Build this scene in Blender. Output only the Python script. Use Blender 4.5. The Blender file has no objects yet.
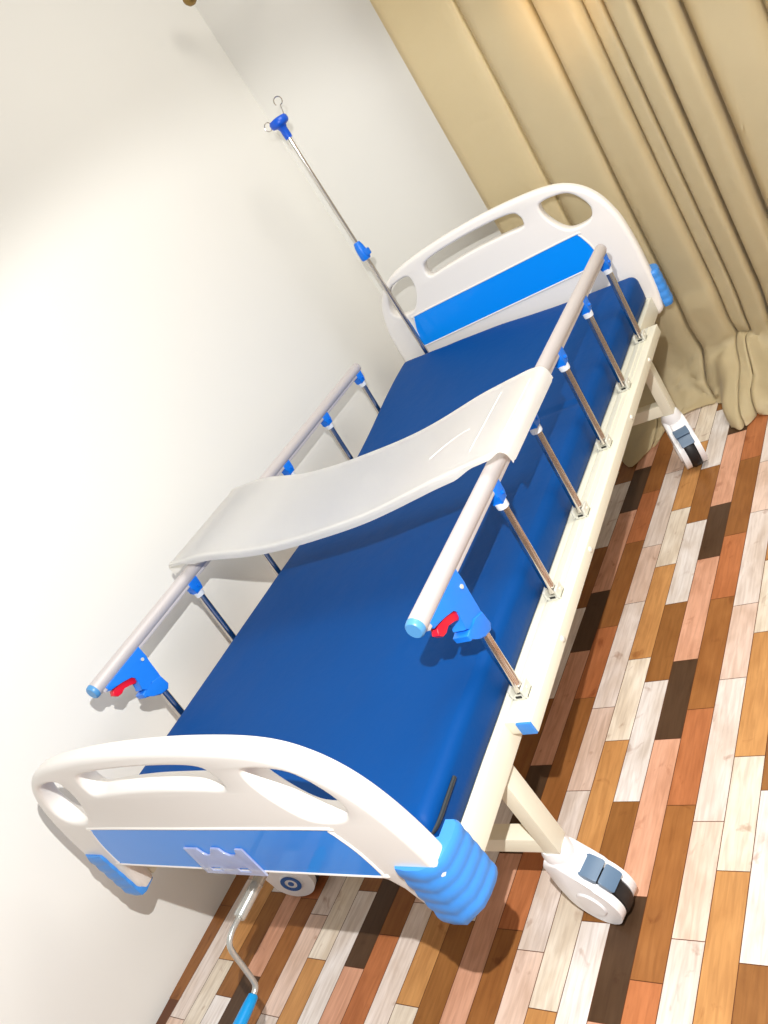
import bpy, bmesh, math, random
from mathutils import Vector, Matrix
from mathutils.noise import noise
random.seed(7)
scene = bpy.context.scene
COL = scene.collection
PI = math.pi

# ---------------------------------------------------------------- helpers
def lin(c):
    return tuple(((v/255)/12.92 if v/255 <= .04045 else ((v/255+.055)/1.055)**2.4) for v in c) + (1,)

def mat(name, rgb, rough=.5, metal=0, spec=.5, coat=0, bump=None, var=None, trans=0, alpha=1, sheen=0, coat_rough=.05):
    m = bpy.data.materials.new(name); m.use_nodes = True
    nt = m.node_tree; b = nt.nodes['Principled BSDF']
    b.inputs['Base Color'].default_value = lin(rgb)
    b.inputs['Roughness'].default_value = rough
    b.inputs['Metallic'].default_value = metal
    b.inputs['Specular IOR Level'].default_value = spec
    b.inputs['Coat Weight'].default_value = coat
    b.inputs['Coat Roughness'].default_value = coat_rough
    b.inputs['Transmission Weight'].default_value = trans
    b.inputs['Alpha'].default_value = alpha
    b.inputs['Sheen Weight'].default_value = sheen
    tc = nt.nodes.new('ShaderNodeTexCoord')
    if var:
        scale, amt = var
        n = nt.nodes.new('ShaderNodeTexNoise'); n.inputs['Scale'].default_value = scale; n.inputs['Detail'].default_value = 4
        nt.links.new(tc.outputs['Object'], n.inputs['Vector'])
        mx = nt.nodes.new('ShaderNodeMix'); mx.data_type = 'RGBA'
        a = lin(rgb); d = tuple(v*(1-amt) for v in a[:3]) + (1,)
        mx.inputs[6].default_value = d; mx.inputs[7].default_value = a
        nt.links.new(n.outputs['Fac'], mx.inputs[0]); nt.links.new(mx.outputs[2], b.inputs['Base Color'])
    if bump:
        scale, st, dist = bump
        n = nt.nodes.new('ShaderNodeTexNoise'); n.inputs['Scale'].default_value = scale; n.inputs['Detail'].default_value = 5
        nt.links.new(tc.outputs['Object'], n.inputs['Vector'])
        bp = nt.nodes.new('ShaderNodeBump'); bp.inputs['Strength'].default_value = st; bp.inputs['Distance'].default_value = dist
        nt.links.new(n.outputs['Fac'], bp.inputs['Height']); nt.links.new(bp.outputs['Normal'], b.inputs['Normal'])
    return m

M = dict(
    board=mat('ivory_plastic', (238,234,229), .38, bump=(300,.08,.0006)),
    frame=mat('cream_painted_steel', (236,232,212), .42, var=(6,.05)),
    blue_panel=mat('gloss_blue_panel', (0,146,255), .3, spec=.25, coat=.32, coat_rough=.04, var=(3,.06)),
    bumper=mat('blue_bumper_plastic', (62,142,226), .4),
    joint=mat('blue_joint_plastic', (10,118,230), .35),
    latch=mat('blue_latch_plastic', (30,125,232), .35),
    clear=mat('milky_plastic', (222,228,236), .3),
    red=mat('red_lever_plastic', (228,20,48), .35),
    alu=mat('satin_aluminium', (204,198,198), .5, metal=.25),
    chrome=mat('polished_steel_tube', (214,208,202), .12, metal=1),
    capblue=mat('pale_blue_cap', (84,150,205), .35),
    mattress=mat('blue_mattress_fabric', (0,69,138), .55, spec=.12, bump=(14,.22,.01), var=(5,.1)),
    piping=mat('blue_piping', (0,84,170), .4),
    zipper=mat('dark_zipper', (38,44,48), .5),
    tray=mat('white_tray_plastic', (250,248,243), .42, bump=(250,.06,.0006)),
    white=mat('white_caster_plastic', (240,240,242), .35),
    tyre=mat('black_rubber_tyre', (26,26,28), .5),
    pedal=mat('slate_pedal_plastic', (92,116,142), .4),
    ring=mat('blue_emblem_paint', (30,96,170), .4),
    crankh=mat('sky_blue_grip', (0,150,220), .35),
    sleeve=mat('grey_sleeve', (196,196,190), .25, metal=.55),
    card=mat('clear_card_holder', (196,208,244), .12, alpha=.55, coat=.3),
    window=mat('card_holder_slot', (40,110,210), .4),
    brass=mat('aged_brass', (150,122,70), .35, metal=.8),
    dark=mat('dark_screw_steel', (60,60,60), .4, metal=.8),
    zinc=mat('zinc_clamp', (222,220,208), .35, metal=.2),
)

class MB:
    """collects shapes into one bmesh"""
    def __init__(s): s.bm = bmesh.new()
    def box(s, x0, x1, y0, y1, z0, z1, bev=0, seg=2, mtx=None):
        g = bmesh.ops.create_cube(s.bm, size=1)['verts']
        T = Matrix.Translation(((x0+x1)/2, (y0+y1)/2, (z0+z1)/2)) @ Matrix.Diagonal((x1-x0, y1-y0, z1-z0, 1))
        bmesh.ops.transform(s.bm, matrix=T, verts=g)
        if bev:
            es = {e for v in g for e in v.link_edges}
            r = bmesh.ops.bevel(s.bm, geom=list(es), offset=bev, segments=seg, affect='EDGES', profile=.6)
            g = list({v for f in r['faces'] for v in f.verts} | {v for v in g if v.is_valid})
        if mtx: bmesh.ops.transform(s.bm, matrix=mtx, verts=[v for v in g if v.is_valid])
        return s
    def tube(s, pts, rad, n=16, sx=1, cap=True, up=Vector((0,0,1))):
        """sweep a circle (or list of radii) along points; sx squashes the side direction"""
        pts = [Vector(p) for p in pts]; k = len(pts)
        rads = rad if isinstance(rad, (list, tuple)) else [rad]*k
        rings = []; u = None
        for i, p in enumerate(pts):
            d = (pts[min(i+1, k-1)]-pts[max(i-1, 0)]).normalized()
            if u is None:
                u = up if abs(d.dot(up)) < .95 else Vector((1,0,0))
            u = (u-d*u.dot(d)).normalized(); w = d.cross(u)
            rings.append([s.bm.verts.new(p+(u*math.cos(2*PI*j/n)+w*sx*math.sin(2*PI*j/n))*rads[i]) for j in range(n)])
        for a, b in zip(rings, rings[1:]):
            for j in range(n): s.bm.faces.new((a[j], a[(j+1) % n], b[(j+1) % n], b[j]))
        if cap:
            s.bm.faces.new(list(reversed(rings[0]))); s.bm.faces.new(rings[-1])
        return s
    def prism(s, poly, axis, a, b, bev=0):
        """extrude a 2D polygon. axis 'y': poly in (x,z); axis 'x': poly in (y,z)"""
        def P(q, t): return (q[0], t, q[1]) if axis == 'y' else (t, q[0], q[1]) if axis == 'x' else (q[0], q[1], t)
        A = [s.bm.verts.new(P(q, a)) for q in poly]; B = [s.bm.verts.new(P(q, b)) for q in poly]
        n = len(poly); fs = [s.bm.faces.new(A), s.bm.faces.new(list(reversed(B)))]
        fs += [s.bm.faces.new((A[i], B[i], B[(i+1) % n], A[(i+1) % n])) for i in range(n)]
        if bev:
            es = {e for f in fs[:2] for e in f.edges}
            bmesh.ops.bevel(s.bm, geom=list(es), offset=bev, segments=3, affect='EDGES', profile=.5)
        return s
    def lathe(s, prof, mtx=Matrix.Identity(4), n=32):
        """prof: (radius, height) along local z"""
        rings = []
        for r, h in prof:
            if r < 1e-6: rings.append([s.bm.verts.new(mtx @ Vector((0,0,h)))]*n)
            else: rings.append([s.bm.verts.new(mtx @ Vector((r*math.cos(2*PI*j/n), r*math.sin(2*PI*j/n), h))) for j in range(n)])
        for a, b in zip(rings, rings[1:]):
            for j in range(n):
                f = []
                for v in (a[j], a[(j+1) % n], b[(j+1) % n], b[j]):
                    if v not in f: f.append(v)
                if len(f) > 2: s.bm.faces.new(f)
        return s
    def mesh_from(s, me):
        s.bm.from_mesh(me); return s
    def build(s, name, m, parent=None, smooth=40):
        bmesh.ops.recalc_face_normals(s.bm, faces=s.bm.faces)
        me = bpy.data.meshes.new(name); s.bm.to_mesh(me); s.bm.free()
        me.materials.append(m)
        if smooth:
            me.polygons.foreach_set('use_smooth', [True]*len(me.polygons))
            me.set_sharp_from_angle(angle=math.radians(smooth))
        o = bpy.data.objects.new(name, me); COL.objects.link(o)
        if parent:
            o.parent = parent
            if parent.type == 'MESH' or True:
                o.matrix_parent_inverse = Matrix.Identity(4)
                off = world_off.get(parent.name)
                if off is not None: o.location = -off
        return o
world_off = {}

def tag(o, label=None, cat=None, group=None, kind=None):
    if label: o['label'] = label
    if cat: o['category'] = cat
    if group: o['group'] = group
    if kind: o['kind'] = kind
    return o

def thing(name, loc, label, cat):
    o = bpy.data.objects.new(name, None); COL.objects.link(o); o.empty_display_size = .1
    o.location = loc; world_off[o.name] = Vector(loc)
    return tag(o, label, cat)

def smoothstep(a, b, x):
    t = max(0, min(1, (x-a)/(b-a))); return t*t*(3-2*t)

def catmull(pts, per=6, closed=False):
    P = [Vector(p) for p in pts]; n = len(P); out = []
    rng = range(n) if closed else range(n-1)
    for i in rng:
        if closed: a, b, c, d = P[(i-1) % n], P[i], P[(i+1) % n], P[(i+2) % n]
        else: a, b, c, d = P[max(i-1,0)], P[i], P[i+1], P[min(i+2,n-1)]
        for k in range(per):
            t = k/per
            out.append(.5*((2*b)+(c-a)*t+(2*a-5*b+4*c-d)*t*t+(3*b-a-3*c+d)*t**3))
    if not closed: out.append(P[-1])
    return out

# ---------------------------------------------------------------- room
WX, WY = -.69, 2.48
def wall_mat():
    m = mat('painted_plaster_wall', (238,237,232), .75, spec=.2, bump=(90,.06,.002), var=(1.3,.03)); return m
wm = wall_mat()
o = MB().box(WX-.1, WX, -3.2, WY+.1, -.05, 2.7).build('wall_left', wm, smooth=0); tag(o, kind='structure')
o = MB().box(WX, 3.2, WY, WY+.1, -.05, 2.7).build('wall_back', wm, smooth=0); tag(o, kind='structure')

# floor: one sheet printed with staggered salvaged-wood strips
def build_floor():
    bm = bmesh.new(); lay = bm.loops.layers.float_color.new('tint'); uvl = bm.loops.layers.uv.new('grain')
    X0, PITCH, PER, SH, SL = .443, .0605, .597, .285, .05
    colsA = {
        0: [(.874, 1.24, 'pink'), (1.24, 1.471, 'dark')],
        1: [(.721, 1.072, 'brown'), (1.072, 1.318, 'orange')],
        2: [(.80, 1.035, 'pinkwhite'), (1.035, 1.397, 'white')],
        3: [(.587, .933, 'tan'), (.933, 1.184, 'white2')],
        4: [(.77, 1.103, 'white3'), (1.103, 1.367, 'umber')],
    }
    def brown_edge(k, cn): return 'brown' if k <= -19 else cn
    C = dict(pink=(218,166,138), dark=(84,62,44), brown=(158,104,56), orange=(188,118,74), pinkwhite=(234,208,192),
             white=(236,224,216), tan=(206,152,94), white2=(238,228,212), white3=(236,230,226), umber=(152,102,54))
    from math import floor as fl
    for k in range(-30, 52):
        per5, c = divmod(k, 5)
        ul, ur = X0+k*PITCH, X0+(k+1)*PITCH
        for n in range(-9, 5):
            for (v0, v1, cn) in colsA[c]:
                a, b = v0+per5*SH+n*PER, v1+per5*SH+n*PER
                # wrap the y shift so that it stays near the room
                sh = fl((per5*SH)/PER)*PER
                a -= sh; b -= sh
                if b < -3.2 or a > WY+.05: continue
                g = .0008
                q = [(ul+g, a+g), (ur-g, a+g), (ur-g, b-g), (ul+g, b-g)]
                vs = []
                for (u, v) in q: vs.append(bm.verts.new((u+SL*v, v-SL*.15*(u-X0), 0)))
                if min(v.co.x for v in vs) < WX-.03 or max(v.co.x for v in vs) > 3.2: 
                    for v in vs: bm.verts.remove(v)
                    continue
                f = bm.faces.new(vs)
                rr = random.uniform(.93, 1.05); col = lin(C[brown_edge(k, cn)]); col = tuple(min(1, x*rr) for x in col[:3])+(1,)
                ru, rv = random.random()*7, random.random()*7
                for l, (u, v) in zip(f.loops, q):
                    l[lay] = col; l[uvl].uv = (u+ru, v+rv)
    # dark bedding just below, fills the seams
    vs = [bm.verts.new(p) for p in ((WX-.03,-3.2,-.001),(3.2,-3.2,-.001),(3.2,WY+.05,-.001),(WX-.03,WY+.05,-.001))]
    f = bm.faces.new(vs)
    for l in f.loops: l[lay] = lin((110,66,40)); l[uvl].uv = (0,0)
    bmesh.ops.recalc_face_normals(bm, faces=bm.faces)
    for f in bm.faces:
        if f.normal.z < 0: f.normal_flip()
    me = bpy.data.meshes.new('floor'); bm.to_mesh(me); bm.free()
    m = bpy.data.materials.new('printed_wood_strip_floor'); m.use_nodes = True; nt = m.node_tree; b = nt.nodes['Principled BSDF']
    N, L = nt.nodes.new, nt.links.new
    at = N('ShaderNodeVertexColor'); at.layer_name = 'tint'
    uv = N('ShaderNodeUVMap'); uv.uv_map = 'grain'
    def grain(sx, sy, sc, det=6):
        mp = N('ShaderNodeMapping'); mp.inputs['Scale'].default_value = (sx, sy, 1); L(uv.outputs[0], mp.inputs[0])
        n = N('ShaderNodeTexNoise'); n.inputs['Scale'].default_value = sc; n.inputs['Detail'].default_value = det; n.inputs['Distortion'].default_value = .6
        L(mp.outputs[0], n.inputs['Vector']); return n
    g1 = grain(14, 1.2, 9); g2 = grain(3, 1.2, 6, 3); g3 = grain(1, .8, 22, 4)
    def ramp(n, a, b_, c0, c1):
        r = N('ShaderNodeValToRGB'); r.color_ramp.elements[0].position = a; r.color_ramp.elements[1].position = b_
        r.color_ramp.elements[0].color = c0; r.color_ramp.elements[1].color = c1; L(n.outputs['Fac'], r.inputs[0]); return r
    r1 = ramp(g1, .3, .62, (.62,.56,.52,1), (1,1,1,1))
    r2 = ramp(g2, .35, .65, (.84,.78,.72,1), (1.04,1.04,1.05,1))
    r3 = ramp(g3, .27, .36, (.45,.25,.15,1), (1,1,1,1))
    def mul(a, b_, fac):
        x = N('ShaderNodeMix'); x.data_type = 'RGBA'; x.blend_type = 'MULTIPLY'; x.inputs[0].default_value = fac
        L(a, x.inputs[6]); L(b_, x.inputs[7]); return x.outputs[2]
    c = mul(at.outputs['Color'], r1.outputs[0], .55); c = mul(c, r2.outputs[0], .8); c = mul(c, r3.outputs[0], .5)
    L(c, b.inputs['Base Color']); b.inputs['Roughness'].default_value = .42; b.inputs['Specular IOR Level'].default_value = .35
    me.materials.append(m)
    o = bpy.data.objects.new('floor', me); COL.objects.link(o); tag(o, kind='structure')
build_floor()

# ---------------------------------------------------------------- bed
bed = thing('hospital_bed', (0, 1.03, 0), 'white and blue steel hospital bed on casters with raised side rails', 'bed')
F = M['frame']

fr = MB()
for s in (-1, 1):
    a, b = sorted((s*.395, s*.455))
    fr.box(a, b, .035, 2.035, .40, .458, .004)
for y in (.06, .62, 1.2, 1.945):
    fr.box(-.40, .40, y, y+.04, .405, .445, .003)
so = fr.build('bed_frame', F, bed)
sk = MB().lathe([(.0098,.404),(.0145,.404),(.0145,.458),(.0098,.458),(.0098,.404)], Matrix.Translation((-.356,2.013,0)), 24)
sk.box(-.396,-.3695,2.003,2.023,.41,.45,.002).box(-.366,-.346,1.984,2.000,.41,.45,.002).build('pole_socket', M['zinc'], bed)
MB().box(-.393, .393, .09, 1.94, .446, .459, .003).build('mattress_deck', F, bed)
# underside lead screws of the crank drive
MB().tube([(-.10,.09,.36),(-.10,1.0,.36)], .011, 12).box(-.125,-.075,.10,.16,.345,.404,.003).box(-.12,-.08,.98,1.02,.345,.41,.003).build('drive_screw', M['zinc'], bed)

def leg(sx, yc):
    o_ = .011 if yc > 1 else 0; a, b = sorted((sx*(.411+o_), sx*(.443+o_)))
    return MB().box(a, b, yc-.023, yc+.021, .188, .402, .003).build('leg', F, bed)
for yc in (.262, 1.755):
    for sx in (-1, 1): leg(sx, yc)
    MB().box(-.424 if yc > 1 else -.412, .424 if yc > 1 else .412, yc-.022, yc+.014, .190, .228, .003).build('cross_brace', F, bed)

# casters: built at the origin rolling towards +x, then turned
def caster(px, py, ang, emblem=False):
    T = Matrix.Translation((px, py, 0)) @ Matrix.Rotation(ang, 4, 'Z')
    cx, cz, R = .036, .0625, .0625
    def circ(r, a0, a1, n): return [(cx+r*math.cos(math.radians(a0+(a1-a0)*i/n)), cz+r*math.sin(math.radians(a0+(a1-a0)*i/n))) for i in range(n+1)]
    h = MB()
    # two side shells: disc joined to the stem by a fairing
    prof = circ(.0590, -178, 68, 28)+[(.040, .140), (.024, .158), (.012, .166), (-.018, .166), (-.029, .150), (-.031, .118), (-.0265, .090)]
    for y0, y1 in ((-.0335, -.0165), (.0165, .0335)):
        h.prism(prof, 'y', y0, y1, .0065)
    # crown over the tyre between the shells
    crown = circ(.0655, 72, 190, 14)+[(-.030, .11), (-.030, .158), (.0, .163), (.035, .155)]
    h.prism(crown, 'y', -.018, .018, .002)
    h.lathe([(0,.150),(.027,.150),(.030,.158),(.030,.176),(.026,.188),(0,.188)], n=28)
    h.lathe([(0,0),(.031,.0),(.030,.002),(.028,.004),(0,.005)], Matrix.Translation((cx,-.0335,cz)) @ Matrix.Rotation(PI/2,4,'X'), 28)
    bmesh.ops.transform(h.bm, matrix=T, verts=h.bm.verts)
    c = h.build('caster', M['white'], bed)
    w = MB(); w.lathe([(0,-.016),(.05,-.016),(.0600,-.014),(R,-.008),(R,.008),(.0600,.014),(.05,.016),(0,.016)],
                      T @ Matrix.Translation((cx,0,cz)) @ Matrix.Rotation(PI/2,4,'X'), 44)
    w.build('wheel', M['tyre'], c)
    p = MB()
    # pedal: bent plate straddling the tyre, with a hinged tongue
    outer = circ(.077, 34, 58, 8); inner = list(reversed(circ(.067, 34, 58, 8)))
    p.prism(outer+inner, 'y', -.020, .020, .003)
    outer = circ(.080, 60, 86, 8); inner = list(reversed(circ(.068, 60, 86, 8)))
    p.prism(outer+inner, 'y', -.022, .022, .003)
    bmesh.ops.transform(p.bm, matrix=T, verts=p.bm.verts)
    p.build('brake_pedal', M['pedal'], c)
    if not emblem: return c
    e = MB(); K = T @ Matrix.Translation((cx,-.0389,cz)) @ Matrix.Rotation(PI/2,4,'X')
    e.lathe([(.0165,0),(.0275,0),(.0275,.0008),(.0165,.0008),(.0165,0)], K, 32); e.lathe([(0,0),(.008,0),(.008,.0008),(0,.0008)], K, 20)
    e.build('hub_emblem', M['ring'], c)
    return c
D = math.radians
caster(.420, .262, D(-14)); caster(.434, 1.755, D(-66)); caster(-.420, .252, D(14), True); caster(-.414, 1.755, D(200))

# end boards -------------------------------------------------
def slab(outline, holes, y0, y1, bev, hbev=None, seg=5):
    """plate with holes in the xz plane between y0 and y1, all edges rounded"""
    from mathutils.geometry import tessellate_polygon
    hbev = bev if hbev is None else hbev
    bm = bmesh.new()
    def area(lp): return sum(a[0]*b[1]-b[0]*a[1] for a, b in zip(lp, lp[1:]+lp[:1]))
    loops = [[tuple(q) for q in outline]]+[[tuple(q) for q in h] for h in holes]
    loops = [lp if area(lp) > 0 else lp[::-1] for lp in loops]
    def offs(lp, d):
        n = len(lp); out = []
        for k in range(n):
            a, p, b = Vector(lp[k-1]), Vector(lp[k]), Vector(lp[(k+1) % n])
            n1 = Vector((-(p-a).y, (p-a).x)).normalized(); n2 = Vector((-(b-p).y, (b-p).x)).normalized()
            m = n1+n2
            m = m/max(m.length_squared/2, .6)  # mitre
            out.append((p.x+m.x*d, p.y+m.y*d))
        return out
    caps = {y0: [], y1: []}
    for li, lp in enumerate(loops):
        sgn = 1 if li == 0 else -1; bv = bev if li == 0 else hbev
        rings = []
        for k in range(seg+1):
            a = PI/2*k/seg; rings.append((sgn*bv*(1-math.sin(a)), y0+bv*(1-math.cos(a))))
        for k in range(seg, -1, -1):
            a = PI/2*k/seg; rings.append((sgn*bv*(1-math.sin(a)), y1-bv*(1-math.cos(a))))
        vr = [[bm.verts.new((x, y, z)) for x, z in offs(lp, d)] for d, y in rings]
        n = len(lp)
        for a, b in zip(vr, vr[1:]):
            for q in range(n): bm.faces.new((a[q], a[(q+1) % n], b[(q+1) % n], b[q]))
        caps[y0].append(vr[0]); caps[y1].append(vr[-1])
    for y, ls in caps.items():
        flat = [v for l in ls for v in l]
        for t in tessellate_polygon([[Vector((v.co.x, v.co.z, 0)) for v in l] for l in ls]):
            try: bm.faces.new([flat[q] for q in t])
            except ValueError: pass
    me = bpy.data.meshes.new('slab'); bm.to_mesh(me); bm.free()
    return me

def board(name, dz, ymid, face):
    """face -1: decorated side looks to -y. Returns the board mesh object."""
    half = [(0,.814),(.1,.812),(.2,.805),(.285,.794),(.342,.779),(.384,.757),(.419,.726),(.446,.686),(.465,.636),(.477,.58),(.483,.52),(.480,.46),(.470,.405)]
    arc = [(-x, z) for x, z in reversed(half[1:])]+half
    arc = [(x, z+dz*smoothstep(.42, .58, z)) for x, z in arc]
    arc = [tuple(v)[:2] for v in catmull([(x, z, 0) for x, z in arc], 5)]
    low = [(.462,.394),(.452,.388),(.418,.388),(.403,.394),(.388,.425),(.376,.462),(.362,.480),(.340,.4875),(.2,.4885)]
    b = MB()
    outline = arc+low+[(-x, z) for x, z in reversed(low)]
    def up(pts): return [(x, z+dz) for x, z in pts]
    hr = catmull([(.268,.748,0),(.284,.756,0),(.322,.754,0),(.365,.742,0),(.393,.712,0),(.409,.672,0),(.397,.642,0),(.36,.633,0),(.318,.640,0),(.288,.672,0),(.268,.715,0)], 4, True)
    hr = [(v.x, v.y) for v in hr]
    hl = [(-x, z) for x, z in reversed(hr)]
    hm = catmull([(-.196,.750,0),(-.180,.768,0),(-.12,.777,0),(0,.781,0),(.12,.777,0),(.180,.768,0),(.196,.750,0),(.198,.730,0),(.186,.716,0),(.12,.720,0),(0,.724,0),(-.12,.720,0),(-.186,.716,0),(-.198,.730,0)], 4, True)
    hm = [(v.x, v.y) for v in hm]
    me = slab(outline, [up(hr), up(hl), up(hm)], ymid-.025, ymid+.016, .0135, .008)
    b.mesh_from(me)
    # raised frame round the coloured panel
    z0, z1 = .500+dz, .614+dz
    pan = catmull([(-.362,z0+.004,0),(-.345,z0,0),(0,z0,0),(.345,z0,0),(.362,z0+.004,0),(.364,z0+.016,0),(.357,z0+.06,0),(.345,z1-.022,0),(.336,z1-.006,0),(.318,z1,0),(0,z1,0),(-.318,z1,0),(-.336,z1-.006,0),(-.345,z1-.022,0),(-.357,z0+.06,0),(-.364,z0+.016,0)], 4, True)
    yf = ymid+face*.0245
    b.tube([(v.x*1.006, yf, (v.y-(z0+z1)/2)*1.05+(z0+z1)/2) for v in pan+[pan[0]]], .0032, 8, cap=False)
    ob = b.build(name, M['board'], bed, 35)
    p = MB(); ya, yb = sorted((yf-face*.004, yf+face*.0015)); p.prism([(v.x, v.y) for v in pan], 'y', ya, yb)
    p.build('blue_panel', M['blue_panel'], ob, 30)
    return ob

def bumper(sx, ya, yb, zlo, zhi, parent):
    """ribbed cover wrapping the lower outer corner of an end board; ya is the outward side"""
    b = MB(); n = 5; zs = []
    out = -1 if ya < yb else 1
    # plan profile from the outer face, round the corner, to the inner face
    pl = [(.402, ya+.014*-out), (.408, ya+.004*-out), (.43, ya+.001*-out), (.455, ya), (.475, ya-out*.008), (.488, ya-out*.024), (.493, ya-out*.045), (.495, yb+out*.02), (.493, yb+out*.006), (.486, yb), (.470, yb), (.470, yb+out*.03), (.44, ya-out*.05), (.41, ya-out*.045)]
    c = Vector((.455, (ya+yb)/2, 0))
    rows = []
    N = 5*6
    for i in range(N+1):
        t = i/N; z = zlo+(zhi-zlo)*t
        rib = (1-abs((t*5) % 1-.5)*2)**.6*.0022
        sh = 1-.05*(1-smoothstep(0, .10, t))-.04*smoothstep(.95, 1, t)
        ring = []
        for (x, y) in pl:
            v = Vector((x, y, 0))-c
            k = sh if x > .43 else 1
            v = v*k; v += v.normalized()*(rib-.001)
            # lower outer corner is cut back
            ring.append(b.bm.verts.new((sx*(c.x+v.x), c.y+v.y, z+ (0 if x < .46 else .012*(1-t)) )))
        rows.append(ring)
    m = len(pl)
    for a, d in zip(rows, rows[1:]):
        for j in range(m): b.bm.faces.new((a[j], a[(j+1) % m], d[(j+1) % m], d[j]))
    b.bm.faces.new(rows[0]); b.bm.faces.new(rows[-1])
    return b.build('corner_bumper', M['bumper'], parent, 50)

foot = board('footboard', 0, .022, -1)
head = board('headboard', .130, 2.064, -1)
for s in (-1, 1):
    bumper(s, -.012, .078, .388, .526, foot)
    bumper(s*1.010, 2.132, 2.050, .388, .528, head)
# card holder on the foot board
ch = MB()
out = [(-.077,.4885),(.092,.4885),(.092,.564),(.074,.565),(.066,.552),(.055,.546),(.043,.546),(.034,.553),(.029,.565),(.008,.566),(-.002,.556),(-.012,.546),(-.022,.545),(-.030,.553),(-.034,.564),(-.072,.565)]
me = slab(out, [[(-.050,.498),(-.020,.498),(-.020,.509),(-.050,.509)], [(.029,.498),(.059,.498),(.059,.510),(.029,.510)]], -.0085, -.0045, .0008, seg=2)
ch.mesh_from(me).build('card_holder', M['card'], foot, 30)

# side rails ------------------------------------------------
PY = [.376, .631, .893, 1.163, 1.441, 1.717]
def side_rail(s):
    zc = .742
    hr = MB()
    ys = [.266, .272]+[.4+.1*i for i in range(13)]+[1.750, 1.757]
    hr.tube([(s*.475, y, zc) for y in ys], [.0165]+[.0178]*(len(ys)-2)+[.0165], 24, sx=.92)
    # flat flange under the grip
    hr.box(s*.475-.011, s*.475+.011, .275, 1.748, zc-.021, zc-.012, .002)
    r = hr.build('side_rail', M['alu'], bed, 50)
    for (ya, yb) in ((.256, .267), (1.756, 1.766)):
        c = MB(); c.tube([(s*.475, ya, zc), (s*.475, ya+.003, zc), (s*.475, yb, zc)] if ya < 1 else [(s*.475, ya, zc), (s*.475, yb-.003, zc), (s*.475, yb, zc)],
                         [.0145,.0172,.0180] if ya < 1 else [.0180,.0172,.0145], 24, sx=.92)
        c.build('end_cap', M['capblue'] if ya < 1 else M['alu'], r)
    a, b = sorted((s*.4555, s*.510))
    g = MB().box(a, b, .313, 1.797, .428, .458, .003)
    for gx in (.470, .484): 
        a2, b2 = sorted((s*gx, s*(gx+.003))); g.box(a2, b2, .316, 1.794, .456, .4595)
    g.build('base_bar', F, r, 30)
    a, b = sorted((s*.479, s*.509))
    MB().box(a, b, .309, .3135, .4295, .4565, .001).build('base_bar_cap', M['bumper'], r)
    for y in (.52, .78, 1.30, 1.60):
        K = Matrix.Translation((s*.510, y, .443)) @ Matrix.Rotation(s*PI/2, 4, 'Y')
        MB().lathe([(0,.005),(.004,.0045),(.0065,.002),(.007,0),(0,0)], K, 16).build('bolt', M['zinc'], r)
    for i, y in enumerate(PY):
        p = MB().tube([(s*.475, y, .470), (s*.475, y+.010, .59), (s*.475, y+.020, .712)] if i else [(s*.475, y, .470), (s*.475, y+.012, .63)], .0098, 18)
        p.build('post', M['chrome'], r)
        c = MB().box(s*.475-.016, s*.475-.010, y-.014, y+.016, .459, .482, .002).box(s*.475+.010, s*.475+.016, y-.014, y+.016, .459, .482, .002)
        c.box(s*.475-.016, s*.475+.016, y-.014, y+.016, .459, .464, .001).box(s*.475-.012, s*.475+.012, y-.002, y+.012, .464, .478, .003)
        c.tube([(s*.475-.018, y+.003, .472), (s*.475+.018, y+.003, .472)], .0035, 10)
        c.build('post_clamp', M['zinc'], r)
        MB().box(s*.475-.005, s*.475+.007, y-.0152, y-.0138, .4645, .469).build('clamp_slot', M['dark'], r, 0)
        if i == 0: continue
        yt = y+.019
        j = MB().prism([(yt-.018,.730),(yt-.018,.712),(yt-.012,.700),(yt-.012,.693),(yt+.012,.693),(yt+.015,.706),(yt+.020,.730)], 'x', s*.475-.0125, s*.475+.0125, .003)
        j.tube([(s*.475-.0165, yt+.004, .708), (s*.475+.0165, yt+.004, .708)], .004, 10)
        j.build('joint', M['joint'], r)
        MB().lathe([(.0102,.680),(.0125,.680),(.0130,.684),(.0130,.694),(.0102,.694)], Matrix.Translation((s*.475, yt-.001, 0)), 24).build('joint_collar', M['clear'], r)
    # latch at the foot end post
    lp = [(.284,.730),(.286,.716),(.322,.706),(.346,.698),(.353,.688),(.349,.668),(.341,.655),(.360,.640),(.372,.622),(.398,.618),(.402,.650),(.404,.684),(.411,.700),(.412,.730)]
    MB().prism(lp, 'x', s*.474-.0135, s*.474+.0135, .002).build('latch', M['latch'], r)
    MB().prism([(.372,.650),(.400,.640),(.402,.612),(.392,.603),(.366,.610),(.352,.626),(.334,.636),(.333,.648),(.346,.650),(.358,.644)], 'x', s*.474-.0165, s*.474+.0165, .003).build('latch_sleeve', M['latch'], r)
    k = MB().tube([(s*.474-.0155,.396,.703),(s*.474+.0155,.396,.703)], .0042, 12); k.build('latch_pin', M['zinc'], r)
    k = MB().prism([(.350,.704),(.358,.694),(.356,.678),(.346,.674),(.336,.684),(.318,.692),(.306,.686),(.294,.689),(.287,.699),(.293,.708),(.306,.709),(.320,.703),(.334,.706)], 'x', s*.476-.0075, s*.476+.0075, .002)
    k.build('release_lever', M['red'], r)
    return r
side_rail(1); side_rail(-1)

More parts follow.
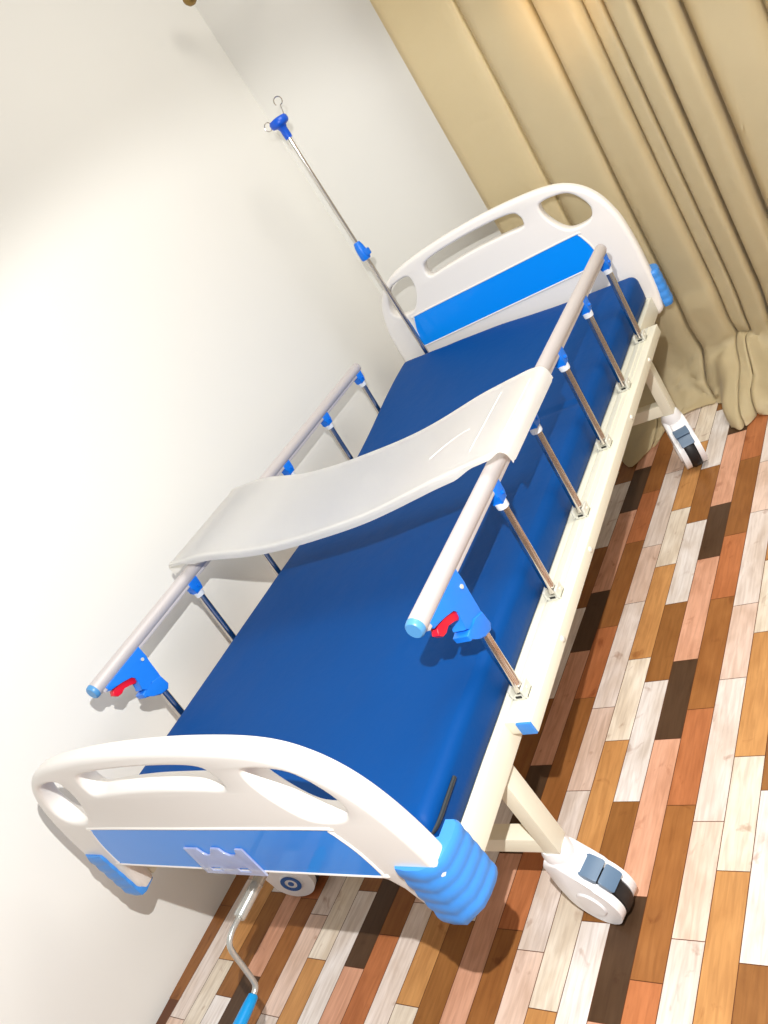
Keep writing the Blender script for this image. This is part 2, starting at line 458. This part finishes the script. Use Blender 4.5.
# crank ------------------------------------------------------
cr = MB().tube([(-.10,.10,.36),(-.10,-.018,.36),(-.10,-.021,.36)], [.0122,.0122,.010], 24).tube([(-.10,.052,.36),(-.10,.049,.36)], .0132, 24).build('crank', M['sleeve'], bed)
pts = catmull([(-.10,-.006,.36),(-.10,-.045,.360),(-.10,-.066,.352),(-.10,-.074,.335),(-.10,-.080,.300),(-.10,-.087,.262),(-.10,-.094,.249),(-.10,-.112,.245),(-.10,-.135,.245)], 6)
MB().tube(pts, .0058, 14, up=Vector((1,0,0))).build('crank_arm', M['sleeve'], cr)
MB().tube([(-.10,-.104,.2455),(-.10,-.107,.245),(-.10,-.125,.245),(-.10,-.170,.245),(-.10,-.205,.245),(-.10,-.212,.245)], [.007,.0098,.0112,.0125,.0115,.007], 20).build('crank_handle', M['crankh'], cr)

# ---------------------------------------------------------------- mattress
def mattress():
    root = thing('mattress', (0, 1.0, .46), 'flat royal blue mattress lying on the hospital bed between its side rails', 'mattress')
    bm = bmesh.new(); x0, x1, y0, y1 = -.449, .447, .052, 1.992; r = .022; zb = .4605
    def top(x, y):
        z = .548
        z += .070*smoothstep(1.25, 2.05, y)*smoothstep(.45, -.45, x)**1.15 + .008*smoothstep(1.25, 2.0, y)
        z -= .007*math.exp(-((y-1.268-.03*(x-.3))/.010)**2)
        z += .0022*noise(Vector((x*4, y*3.2, 1)))+.0012*noise(Vector((x*13, y*5, 5)))
        z += .0015*math.exp(-((x-.40)/.01)**2)
        return z
    nx, ny = 60, 150
    # rounded section rows: bottom edge -> side -> top -> side -> bottom edge
    rows = []
    def ring(y, ins):
        pts = []
        zt0 = top(x0, y); zt1 = top(x1, y)
        c = r
        def side(sx, zt):
            X = x0 if sx < 0 else x1; o_ = []
            for (dx, z) in ((.012, zb), (.003, zb+.006), (0, zb+.03), (0, zt-.045), (-.001, zt-c)): o_.append((X-sx*dx, z))
            for a in (20, 40, 60, 80): o_.append((X-sx*(c-c*math.cos(math.radians(a))), zt-c+c*math.sin(math.radians(a))))
            return o_
        L = side(-1, zt0); Rr = side(1, zt1)
        xs = [x0+c+(x1-x0-2*c)*i/nx for i in range(nx+1)]
        pts = L+[(x, top(x, y)) for x in xs]+list(reversed(Rr))
        out = []
        for (x, z) in pts:
            # ends are drawn in towards the section centre
            xx = x*(1-ins*.02); zz = z-ins*(z-zb)*.30 if z > zb+.03 else z
            w = .002*noise(Vector((x*3, y*7, z*20)))
            yy = y+.037*smoothstep(-.30, .02, x)*smoothstep(1.6, 1.99, y)
            out.append(bm.verts.new((xx+ (w if abs(x) > .44 else 0), yy, zz)))
        return out
    ys = []
    ends = [(0,1.0),(.002,.72),(.007,.36),(.014,.12),(.024,.0)]
    for d, i in ends: ys.append((y0+d, i))
    for k in range(1, ny): ys.append((y0+.024+(y1-y0-.048)*k/ny, 0))
    for d, i in reversed(ends): ys.append((y1-d, i))
    rows = [ring(y, i) for y, i in ys]
    for a, b in zip(rows, rows[1:]):
        for j in range(len(a)-1): bm.faces.new((a[j], a[j+1], b[j+1], b[j]))
        bm.faces.new((a[-1], a[0], b[0], b[-1]))
    bm.faces.new(rows[0]); bm.faces.new(rows[-1])
    s = MB(); s.bm.free(); s.bm = bm
    s.build('cover', M['mattress'], root, 60)
    z = MB(); pts = [(.470-.018, .155, .522), (.4515, .11, .520), (.4505, .085, .518), (.446, .064, .516), (.436, .0535, .5155)]
    pts = catmull(pts, 5)
    z.tube(pts, .0036, 8)
    z.build('zipper', M['zipper'], root)
mattress()

# ---------------------------------------------------------------- tray across the rails
def tray():
    root = thing('overbed_tray', (0, .82, .76), 'curved white plastic overbed tray resting across both side rails', 'tray')
    KX = [(-.518,.742),(-.516,.760),(-.510,.775),(-.495,.781),(-.46,.780),(-.40,.779),(-.35,.774),(-.30,.763),(-.24,.750),(-.17,.741),(-.08,.736),(.02,.735),(.10,.736),(.17,.740),(.24,.748),(.30,.757),(.36,.766),(.42,.772),(.47,.776),(.50,.778),(.520,.777),(.529,.772),(.534,.764),(.536,.753),(.5365,.743)]
    prof = [(v.x, v.y) for v in catmull([(x, z, 0) for x, z in KX], 5)]
    bm = bmesh.new(); rows = []
    yc = .82
    for (x, z) in prof:
        hw = .162+.006*smoothstep(.2, .4, abs(x))-.012*smoothstep(.49, .545, abs(x))
        ys = [(-hw, -.036), (-hw-.0005, -.022), (-hw, -.006), (-hw+.003, -.0006), (-hw+.008, .0008)]
        k = 24
        def sec(x):
            ax = abs(x)
            sk = (.55-.30*smoothstep(.405, .465, ax))*(1-smoothstep(.50, .53, ax))
            y2 = [(a, (b*sk if b < 0 else b)) for a, b in ys]
            return [(a, b+.012) for a, b in y2+[(-hw+.014+(2*hw-.028)*i/k, -.0012) for i in range(k+1)]+[(-a, b) for a, b in reversed(y2)]]
        rows.append([bm.verts.new((x, yc+y, z+dz)) for y, dz in sec(x)])
    for a, b in zip(rows, rows[1:]):
        for j in range(len(a)-1): bm.faces.new((a[j], a[j+1], b[j+1], b[j]))
    r = bmesh.ops.solidify(bm, geom=bm.faces, thickness=.0035)
    s = MB(); s.bm.free(); s.bm = bm
    tp = s.build('tray_top', M['tray'], root, 50)
    # moulded finger ridge
    g = MB(); pts = []
    for i in range(13):
        t = i/12; x = .300+.095*t; y = .775+.045*math.sin(t*PI*.55)
        z = .7600+(x-.24)*.145-.0012*smoothstep(.33,.39,x)
        pts.append((x, y, z-.0005))
    g.tube(pts, .0009, 8); g.build('moulded_ridge', M['tray'], root)
    for x in (.437, .512):
        g = MB(); z = .7850 if x < .45 else .790
        g.tube([(x, .71, z-.0008), (x, .82, z-.0008), (x, .935, z-.0008)], .0008, 8); g.build('moulded_line', M['tray'], root)
tray()

# ---------------------------------------------------------------- iv pole
def iv():
    x, y = -.356, 2.013
    root = thing('iv_pole', (x, y, .45), 'slim chrome IV drip pole standing in the corner of the bed beside the headboard', 'pole')
    MB().tube([(x, y, .408), (x, y, 1.04)], .0092, 20).build('lower_tube', M['chrome'], root)
    MB().tube([(x, y, 1.04), (x, y, 1.50)], .0065, 18).build('upper_tube', M['chrome'], root)
    c = MB(); c.lathe([(.0096,1.012),(.016,1.012),(.0185,1.018),(.0185,1.045),(.017,1.060),(.012,1.078),(.0066,1.080)], Matrix.Translation((x, y, 0)), 24)
    c.box(x+.010, x+.030, y-.012, y+.006, 1.022, 1.046, .004)
    c.build('height_clamp', M['joint'], root)
    h = MB(); h.lathe([(.0066,1.478),(.0125,1.478),(.0135,1.484),(.0135,1.512),(.018,1.520),(.030,1.524),(.034,1.530),(.034,1.542),(.029,1.549),(.012,1.552),(0,1.552)], Matrix.Translation((x, y, 0)), 28)
    h.build('hook_hub', mat('deep_blue_hub', (0,84,205), .35), root)
    def hook(d, rise, out):
        d = Vector(d).normalized(); pts = []
        b = Vector((x, y, 1.54))+d*.026
        pts = [b, b+d*out*.5+Vector((0,0,rise*.5)), b+d*out+Vector((0,0,rise))]
        c0 = pts[-1]+d*.0+Vector((0,0,.014)); r = .014
        for a in range(-60, 211, 30):
            aa = math.radians(a); pts.append(c0+d*(r*math.cos(aa))+Vector((0,0,r*math.sin(aa))))
        pts = catmull(pts, 3)
        MB().tube(pts, .0019, 8, up=Vector((.3,.9,.1))).build('hook', M['chrome'], root)
    hook((.9, .4, 0), .034, .008); hook((-1, -.1, 0), -.010, .018)
iv()

# ---------------------------------------------------------------- curtain
def curtain():
    # plan of the folds (x, depth forward) at mid height; valleys are the dark fold lines
    P = []
    def lobe(xa, xb, d, n=8, back=.0):
        for i in range(n):
            t = i/n
            P.append((xa+(xb-xa)*t, -d*math.sin(PI*t)**.8+back*t))
    val = [.035, .278, .470, .600, .650, .722, .818, 1.0, 1.13, 1.30, 1.46, 1.62]
    crev = {.278:(.0035,.06), .470:(.0055,.08), .600:(.003,.03), .650:(.003,.04), .722:(.0065,.08), .818:(.006,.08)}
    dep = [.020, .030, .050, .022, .045, .060, .055, .05, .05, .05, .05]
    for (a, b, d) in zip(val, val[1:], dep):
        # each fold overhangs the valley on its right, so the crease reads as a dark slit
        w = b-a
        for u, v in ((.02,.05),(.07,-.45),(.15,-.72),(.28,-.84),(.42,-.90),(.56,-.97),(.70,-1.02),(.82,-1.0),(.91,-.82),(.965,-.5)):
            P.append((a+w*u, d*v))
        k = crev.get(b, (.004, .05)); h = k[0]
        P += [(b-h*.6, .004), (b-h*.8, k[1]), (b+h*.8, k[1]), (b+h*.6, .0)]
    P.append((val[-1], 0))
    H = [0, .0, .0, .0]
    rows = []
    bm = bmesh.new()
    nz = 70; ZT = 1.984
    def hem(x):   # how far the cloth runs forward on the floor (y of the hem)
        pts = [(0,1.93),(.12,1.90),(.22,1.80),(.28,1.86),(.34,2.03),(.42,2.055),(.50,2.03),(.535,1.86),(.60,1.84),(.68,1.885),(.80,1.90),(1.0,1.97),(1.7,1.95)]
        for (a, ya), (b, yb) in zip(pts, pts[1:]):
            if a <= x <= b: return ya+(yb-ya)*smoothstep(a, b, x)
        return 1.95
    Y = 2.205
    # finer sampling
    Q = catmull([(a, b, 0) for a, b in P], 2)
    for k in range(nz+1):
        t = k/nz
        row = []
        for q in Q:
            x, yy = q.x, q.y
            hy = hem(x)
            if t < .28:     # pooled part: from hem up along the floor and into the hang
                s = t/.28
                fwd = (Y-.03-hy)
                # path: floor run then rise
                run = 1-smoothstep(0, .62, s)
                zz = .006+.34*max(0, s-.12)**1.55/ (.88**1.55)
                wr = smoothstep(1, .3, s)
                y = Y + yy*(1-.35*wr) - fwd*run
                y += wr*.030*noise(Vector((x*11, s*3, 2)))+wr*.018*noise(Vector((x*23+s*9, s*11-x*8, 3)))
                zz += wr*smoothstep(0,.2,s)*(.022*noise(Vector((x*14, s*5, 9)))+.03*abs(noise(Vector((x*7+s*4, s*3.3, 4)))))
                if .5 < x < .72: zz += .05*math.sin(PI*min(1, s*1.5))*smoothstep(.5,.56,x)*smoothstep(.72,.66,x)
                xx = x + wr*.035*noise(Vector((x*5, s*4, 7)))-.02*wr*smoothstep(.5,.7,x)
                zz = max(zz, .005+.003*s)
            else:
                s = (t-.28)/.72
                zz = .346+(ZT-.346)*s
                y = Y+yy*(1+.25*math.sin(3*s+x*9))+.006*noise(Vector((x*4, s*2, 3)))
                xx = x+.014*noise(Vector((x*3, s*1.6, 8)))*min(1,s*4)
            if x < .06: xx = x
            row.append(bm.verts.new((xx, y, zz)))
        rows.append(row)
    for a, b in zip(rows, rows[1:]):
        for j in range(len(a)-1): bm.faces.new((a[j], a[j+1], b[j+1], b[j]))
    bmesh.ops.solidify(bm, geom=bm.faces, thickness=.0022)
    s = MB(); s.bm.free(); s.bm = bm
    m = mat('khaki_satin_cloth', (238,222,182), .48, spec=.3, sheen=.15, bump=(18,.3,.008), var=(3,.08))
    o = s.build('curtain', m, None, 70)
    tag(o, 'floor length khaki curtain hanging in folds behind the headboard, its hem pooled on the floor', 'curtain')
curtain()
r = thing('curtain_rod', (-.5, 2.205, 2.02), 'aged brass curtain rod end high up by the corner of the two walls', 'curtain rod')
MB().tube([(-.47, 2.205, 2.02), (1.75, 2.205, 2.02)], .011, 16).build('rod', M['brass'], r)
MB().lathe([(.011,0),(.017,.004),(.017,.012),(.012,.018),(.020,.028),(.025,.042),(.022,.056),(.012,.066),(0,.070)], Matrix.Translation((-.468,2.205,2.02)) @ Matrix.Rotation(-PI/2,4,'Y'), 24).build('finial', M['brass'], r)
for bx in (-.30, 1.6):
    MB().tube([(bx,2.205,2.008),(bx,2.30,2.0),(bx,2.475,2.0)], .006, 10).box(bx-.015,bx+.015,2.470,2.4795,1.96,2.04,.003).build('bracket', M['brass'], r)
for i in range(14):
    xx = .05+i*.12
    K = Matrix.Translation((xx, 2.205, 2.008)) @ Matrix.Rotation(PI/2, 4, 'Y')
    b = MB(); b.tube([K @ Vector((.019*math.cos(a*PI/8), .019*math.sin(a*PI/8), 0)) for a in range(17)], .002, 6, cap=False); b.build('curtain_ring', M['brass'], r)

# ---------------------------------------------------------------- lights
w = bpy.data.worlds.new('World'); scene.world = w; w.use_nodes = True
w.node_tree.nodes['Background'].inputs[0].default_value = (1.0, .98, .95, 1)
w.node_tree.nodes['Background'].inputs[1].default_value = .43
def light(name, kind, loc, power, col, size=.1, aim=None, **k):
    l = bpy.data.lights.new(name, kind); l.energy = power; l.color = col
    if kind == 'AREA': l.shape = 'SQUARE'; l.size = size
    else: l.shadow_soft_size = size
    for a, b in k.items(): setattr(l, a, b)
    o = bpy.data.objects.new(name, l); COL.objects.link(o); o.location = loc
    if aim: o.rotation_euler = (Vector(aim)-Vector(loc)).to_track_quat('-Z', 'Y').to_euler()
    return o
light('phone_flash', 'SPOT', (1.18, -.35, 1.58), 135, (1, .99, .97), .008, aim=(.38, .54, .46), spot_size=D(98), spot_blend=.24)
light('head_end_fill', 'AREA', (1.35, 1.3, 2.6), 40, (1, .95, .86), 1.2, aim=(.6, 1.9, .6))  # unseen overhead fill, added to brighten the bed's head end and curtain
light('warm_spotlight', 'SPOT', (.75, 1.45, 2.35), 70, (1, .6, .22), .03, aim=(.56, 2.16, 1.43), spot_size=D(17), spot_blend=.8)

# ---------------------------------------------------------------- camera
R_ = [[0.747227, 0.37668, -0.547507], [-0.240499, -0.614743, -0.751166], [-0.619525, 0.692967, -0.368762]]
Cc = (1.26549, -0.52079, 1.37045)
f = 814.586
cam = bpy.data.cameras.new('camera'); co = bpy.data.objects.new('camera', cam); COL.objects.link(co)
rt, dn, fw = (Vector(v) for v in R_)
rot = Matrix((rt, -dn, -fw)).transposed().to_4x4()
co.matrix_world = Matrix.Translation(Cc) @ rot
cam.sensor_fit = 'VERTICAL'; cam.sensor_height = 36; cam.lens = f/1024*36; cam.clip_start = .02
scene.camera = co
scene.view_settings.view_transform = 'Standard'; scene.view_settings.look = 'None'
scene.view_settings.exposure = 0; scene.view_settings.gamma = 1; scene.view_settings.use_curve_mapping = False
